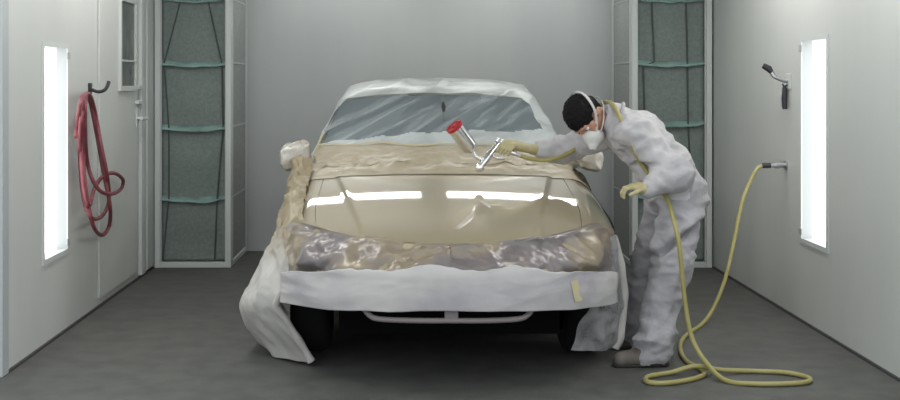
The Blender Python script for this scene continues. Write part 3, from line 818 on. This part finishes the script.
sd.cap(hp(-.02, .086, -.070), .009, hp(.02, .086, -.070), .009, .008); sd.cap(hp(-.016, .084, -.083), .009, hp(.016, .084, -.083), .009, .008)  # lips
hand_near(sd, -.0015); hand_far(sd, -.0015)
for s_ in 'NF':
    a_ = J['an' + s_]; sd.cap(a_ + V((.02, 0, -.04)), .034, a_ + V((-.14, -.01, -.052)), .028, .02)
body = sd.mesh().build('body', M['skin'], person)
for x in (-1, 1):
    e = MB().lathe(hp(x * .033, .076, .008), face, [(.0138 * -math.cos(q * PI / 12), .0138 * math.sin(q * PI / 12)) for q in range(13)], 16).build('eye', M['eye'], body)
    MB().lathe(hp(x * .033, .0885, .008), face, [(0, .0055), (.0018, .004), (.0022, 0)], 12).build('iris', M['iris'], e)
# hair: short, black, down to the nape
sh = SDF(tuple(HC - V((.2, .2, .2))), tuple(HC + V((.2, .2, .2))), .005)
sh.ell(hp(0, -.016, .042), HR, (.086, .106, .094), 0); sh.cap(hp(0, -.085, -.01), .045, hp(0, -.075, -.05), .038, .02)
sh.ell(hp(0, .105, -.045), HR, (.10, .085, .085), 0, cut=True)                        # open over the face
for x in (-1, 1): sh.ell(hp(x * .085, .005, -.045), HR, (.05, .042, .055), 0, cut=True)
sh.half(hp(0, -.02, -.075), -up)
sh.mesh(lambda p: .006 * noise.noise(p * 45) + .003 * noise.noise(p * 110)).build('hair', M['hair'], person)

# coverall with folds
def fold(p):
    lo = V((p.x * 1.0 + p.z * .55, p.y * 1.2, p.z * 2.2 - p.x * .8)); d_ = 1 - 2.2 * abs(noise.noise(lo * 5.0 + V((3, 1, 2))))
    d2 = 1 - 2.2 * abs(noise.noise(V((p.x * 1.4 - p.z * .7, p.y, p.z * 1.6 + p.x)) * 9.5))
    k = sm(.95, .75, p.z)
    g_ = (p.z - .517 - .775 * (p.x - 1.245)) / 1.265
    cr = 0
    if p.y < 6.40: cr = -.040 * math.exp(-(g_ / .013) ** 2) + .018 * math.exp(-((g_ - .035) / .025) ** 2)
    cm = crumple(V((p.x * 1.2 + p.z * .5, p.y * .8, p.z * 1.5 - p.x * .6)), 6.0, 2)
    return (.010 + .004 * k) * d_ + .003 * d2 + .030 * cm + .004 * noise.noise(p * 5) + cr
sd = SDF((.62, 6.0, .02), (1.72, 6.98, 1.46), .008)
trunk(sd, .016, .06); 
sd.cap(J['shN'], .078, J['elN'], .072, .035); sd.cap(J['elN'], .070, J['wrN'] + V((.025, 0, 0)), .045, .03); sd.cap(J['elN'] + V((-.01, 0, .02)), .07, J['elN'] + V((-.07, .0, -.01)), .062, .03)
sd.cap(J['shF'], .078, J['elF'], .070, .035); sd.cap(J['elF'], .068, J['wrF'] + V((.03, 0, 0)), .042, .03)
for s_ in 'NF':
    sd.cap(J['hi' + s_], .108, J['kn' + s_], .094, .03); sd.cap(J['kn' + s_], .092, J['an' + s_] + V((0, 0, .0)), .078, .03)
    sd.cap(J['an' + s_] + V((.0, 0, .06)), .076, J['an' + s_] + V((-.01, 0, -.02)), .078, .03)
sd.cap(J['neck'] + V((.03, 0, -.03)), .098, J['neck'] + V((-.015, 0, .002)), .082, .03)
sd.ell(J['neck'] + V((-.075, -.0, .012)), [V((1, 0, 0)), V((0, 1, 0)), V((0, 0, 1))], (.07, .058, .058), 0, cut=True)
sd.half(J['wrN'] + V((.012, 0, 0)), (-1.0, 0, -.0)) if False else None
m = sd.mesh(fold)
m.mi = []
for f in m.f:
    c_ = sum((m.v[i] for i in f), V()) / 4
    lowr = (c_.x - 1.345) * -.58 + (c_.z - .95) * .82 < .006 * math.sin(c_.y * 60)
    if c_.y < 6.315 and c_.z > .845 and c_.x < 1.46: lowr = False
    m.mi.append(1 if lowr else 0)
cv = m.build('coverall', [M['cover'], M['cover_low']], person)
# zip line and collar flap
col = []
for k in range(19):
    an = math.radians(lerp(-150, 150, k / 18)); c0 = J['neck'] + V((-.03, 0, .006))
    col.append(c0 + V((.02 + .062 * math.cos(an) * .55, .082 * math.sin(an), .058 * math.cos(an) + .02)))
MB().tube(col, .016, 8, flat=.6).build('collar', M['cover'], cv)
# gloves
for fn, lo, hi in ((hand_near, hN - V((.13, .1, .12)), J['wrN'] + V((.06, .1, .08))), (hand_far, gB - V((.12, .12, .18)), J['wrF'] + V((.08, .12, .1)))):
    sg_ = SDF(tuple(lo), tuple(hi), .004); fn(sg_, .0012)
    w_, el = (J['wrN'], J['elN']) if fn is hand_near else (J['wrF'], J['elF'])
    dd = (el - w_).normalized(); sg_.cap(w_ - dd * .01, .030, w_ + dd * .045, .036, .01)
    sg_.mesh().build('glove', M['glove'], person)
# shoes
for s_ in 'NF':
    a_ = J['an' + s_]; q = SDF((a_.x - .28, a_.y - .12, -.01), (a_.x + .12, a_.y + .12, .20), .0055)
    q.cap((a_.x + .035, a_.y, .045), .044, (a_.x - .06, a_.y - .008, .050), .046, .03); q.cap((a_.x - .06, a_.y - .008, .045), .046, (a_.x - .165, a_.y - .022, .034), .042, .03)
    q.cap((a_.x + .02, a_.y, .05), .048, (a_.x, a_.y, .12), .05, .02); q.half((0, 0, .016), (0, 0, -1))
    so = q.mesh().build('shoe', M['shoe'], person)
    q = SDF((a_.x - .28, a_.y - .12, -.02), (a_.x + .12, a_.y + .12, .08), .005)
    q.cap((a_.x + .038, a_.y, .02), .048, (a_.x - .06, a_.y - .008, .02), .046, .02); q.cap((a_.x - .06, a_.y - .008, .02), .047, (a_.x - .168, a_.y - .022, .02), .045, .02)
    q.half((0, 0, .0175), (0, 0, 1)); q.half((0, 0, .001), (0, 0, -1)); q.mesh().build('sole', M['sole'], so)
# respirator: cup over nose and mouth, valve, straps over crown and nape
q = SDF(tuple(HC - V((.22, .25, .25))), tuple(HC + V((.2, .2, .2))), .0045)
q.ell(hp(0, .087, -.060), HR, (.056, .058, .062), .01); q.cap(hp(0, .125, -.06), .030, hp(0, .142, -.064), .027, .012)
q.ell(hp(0, .050, -.05), HR, (.056, .052, .066), 0, cut=True)
rs = q.mesh().build('respirator', M['mask'], person)
MB().lathe(hp(0, .165, -.066), face, [(0, 0), (0, .020), (.006, .020), (.008, .014), (.008, 0)], 16).build('valve', M['strap'], rs)
rad = lambda p: (p - HC)
def on_head(x, y, z):
    d_ = V((x, y, z)).normalized(); return hp(d_.x * .097, -.016 + d_.y * .117, .042 + d_.z * .105)
half = [(.92, .30, -.55), (1, .02, -.30), (1, -.32, .02), (.80, -.68, .30), (.42, -.90, .48)]
st = [hp(-.050, .085, -.045)] + [on_head(-x, y, z) for x, y, z in half] + [on_head(0, -.95, .55)] + [on_head(x, y, z) for x, y, z in half[::-1]] + [hp(.050, .085, -.045)]
MB().ribbon([V(p) for p in crom([tuple(p) for p in st], 6)], .016, .003, rad).build('head_strap', M['strap'], rs)
st = [hp(-.050, .085, -.065), hp(-.078, .045, -.06), hp(-.084, -.03, -.055), hp(-.062, -.10, -.045), hp(0, -.135, -.035), hp(.062, -.10, -.045), hp(.084, -.03, -.055), hp(.078, .045, -.06), hp(.050, .085, -.065)]
MB().ribbon([V(p) for p in crom([tuple(p) for p in st], 6)], .012, .003, rad).build('neck_strap', M['mask'], rs)

# ------------------------------------------------------------------ spray gun
gun = thing('spray_gun', 'chrome spray gun with a red-capped cup in the painter\'s hand', 'spray gun', gB)
m = MB(); L_ = (gP - gB).length
m.lathe(gB - gd * .03, gd, [(0, 0), (0, .012), (.02, .014), (.03, .017), (.06, .017), (.075, .021), (L_ + .0, .021), (L_ + .02, .017), (L_ + .03, .017)], 20)
m.build('gun_body', M['chrome'], gun)
MB().lathe(gP + gd * .0, gd, [(0, .022), (.004, .027), (.022, .027), (.030, .020), (.038, .010), (.038, 0)], 20).build('air_cap', M['chrome'], gun)
MB().tube([gB + gd * .005, gh0, gB.lerp(gh1, .6), gh1], [.013, .0135, .014, .013], 12, flat=1.15).build('handle', M['chrome'], gun)
tr0 = gB + gd * .06
MB().tube(crom([tuple(tr0 + handle_dir * .015), tuple(tr0 + handle_dir * .05 + gd * .006), tuple(tr0 + handle_dir * .085 - gd * .01)], 4), .006, 8, flat=1.6).build('trigger', M['chrome'], gun)
for k, of in enumerate((.012, -.012)):
    MB().lathe(gB - gd * .03 + handle_dir * (of - .004), -gd, [(0, .008), (.018, .009), (.02, .011), (.03, .011), (.03, 0)], 12).build('adjusting_knob', M['chrome'], gun)
MB().lathe(gh1, handle_dir, [(0, .011), (.02, .011), (.02, .009), (.03, .009), (.03, 0)], 12).build('hose_fitting', M['steel'], gun)
c0 = P(472, 150, 6.71); c1 = P(454.5, 127, 6.66); cd = (c1 - c0).normalized(); Lc = (c1 - c0).length
MB().tube([gP - gd * .035, gP.lerp(c0, .6), c0], [.012, .013, .02], 12).build('cup_neck', M['chrome'], gun)
cup = MB().lathe(c0, cd, [(-.01, .016), (0, .026), (.018, .042), (.03, .0445), (Lc - .006, .0445)], 32).build('paint_cup', M['cup'], gun)
MB().lathe(c0 + cd * (Lc - .008), cd, [(0, .045), (0, .049), (.018, .049), (.020, .043), (.012, .039), (.012, .016), (.020, .014), (.020, 0)], 32).build('cup_lid', M['red'], cup)['label'] = 'red screw lid'

# hose ends at the fitting below the handle
end = gh1 + handle_dir * .03
yp = HOSE_PTS[:-4] + [(.76, 6.69, 1.018), tuple(end + V((.075, -.02, -.018))), tuple(end + V((.04, -.008, -.014))), tuple(end + handle_dir * .022), tuple(end + handle_dir * .001)]
tag(MB().tube(crom(yp, 9), .0122, 10).build('air_hose', M['yellow_hose'], loc=(1.6, 6.0, 0)), 'yellow air hose looped on the floor and slung over the painter\'s shoulder', 'hose')

# ------------------------------------------------------------------ light, world, camera
w = bpy.data.worlds.new('workshop'); S.world = w; w.use_nodes = True
w.node_tree.nodes['Background'].inputs['Color'].default_value = (.80, .84, .86, 1)
w.node_tree.nodes['Background'].inputs['Strength'].default_value = 1.6

cam = bpy.data.cameras.new('camera'); co = bpy.data.objects.new('camera', cam); COL.objects.link(co)
co.location = (0, 0, EYE); co.rotation_euler = (PI / 2, 0, 0)
cam.sensor_width = 36; cam.lens = F / 900 * 36
cam.shift_x = (450 - CX) / 900; cam.shift_y = -(200 - CY) / 900
cam.clip_start = .05
S.camera = co
S.view_settings.view_transform = 'Standard'; S.view_settings.look = 'None'
S.view_settings.exposure = .05; S.view_settings.gamma = 1; S.view_settings.use_curve_mapping = False
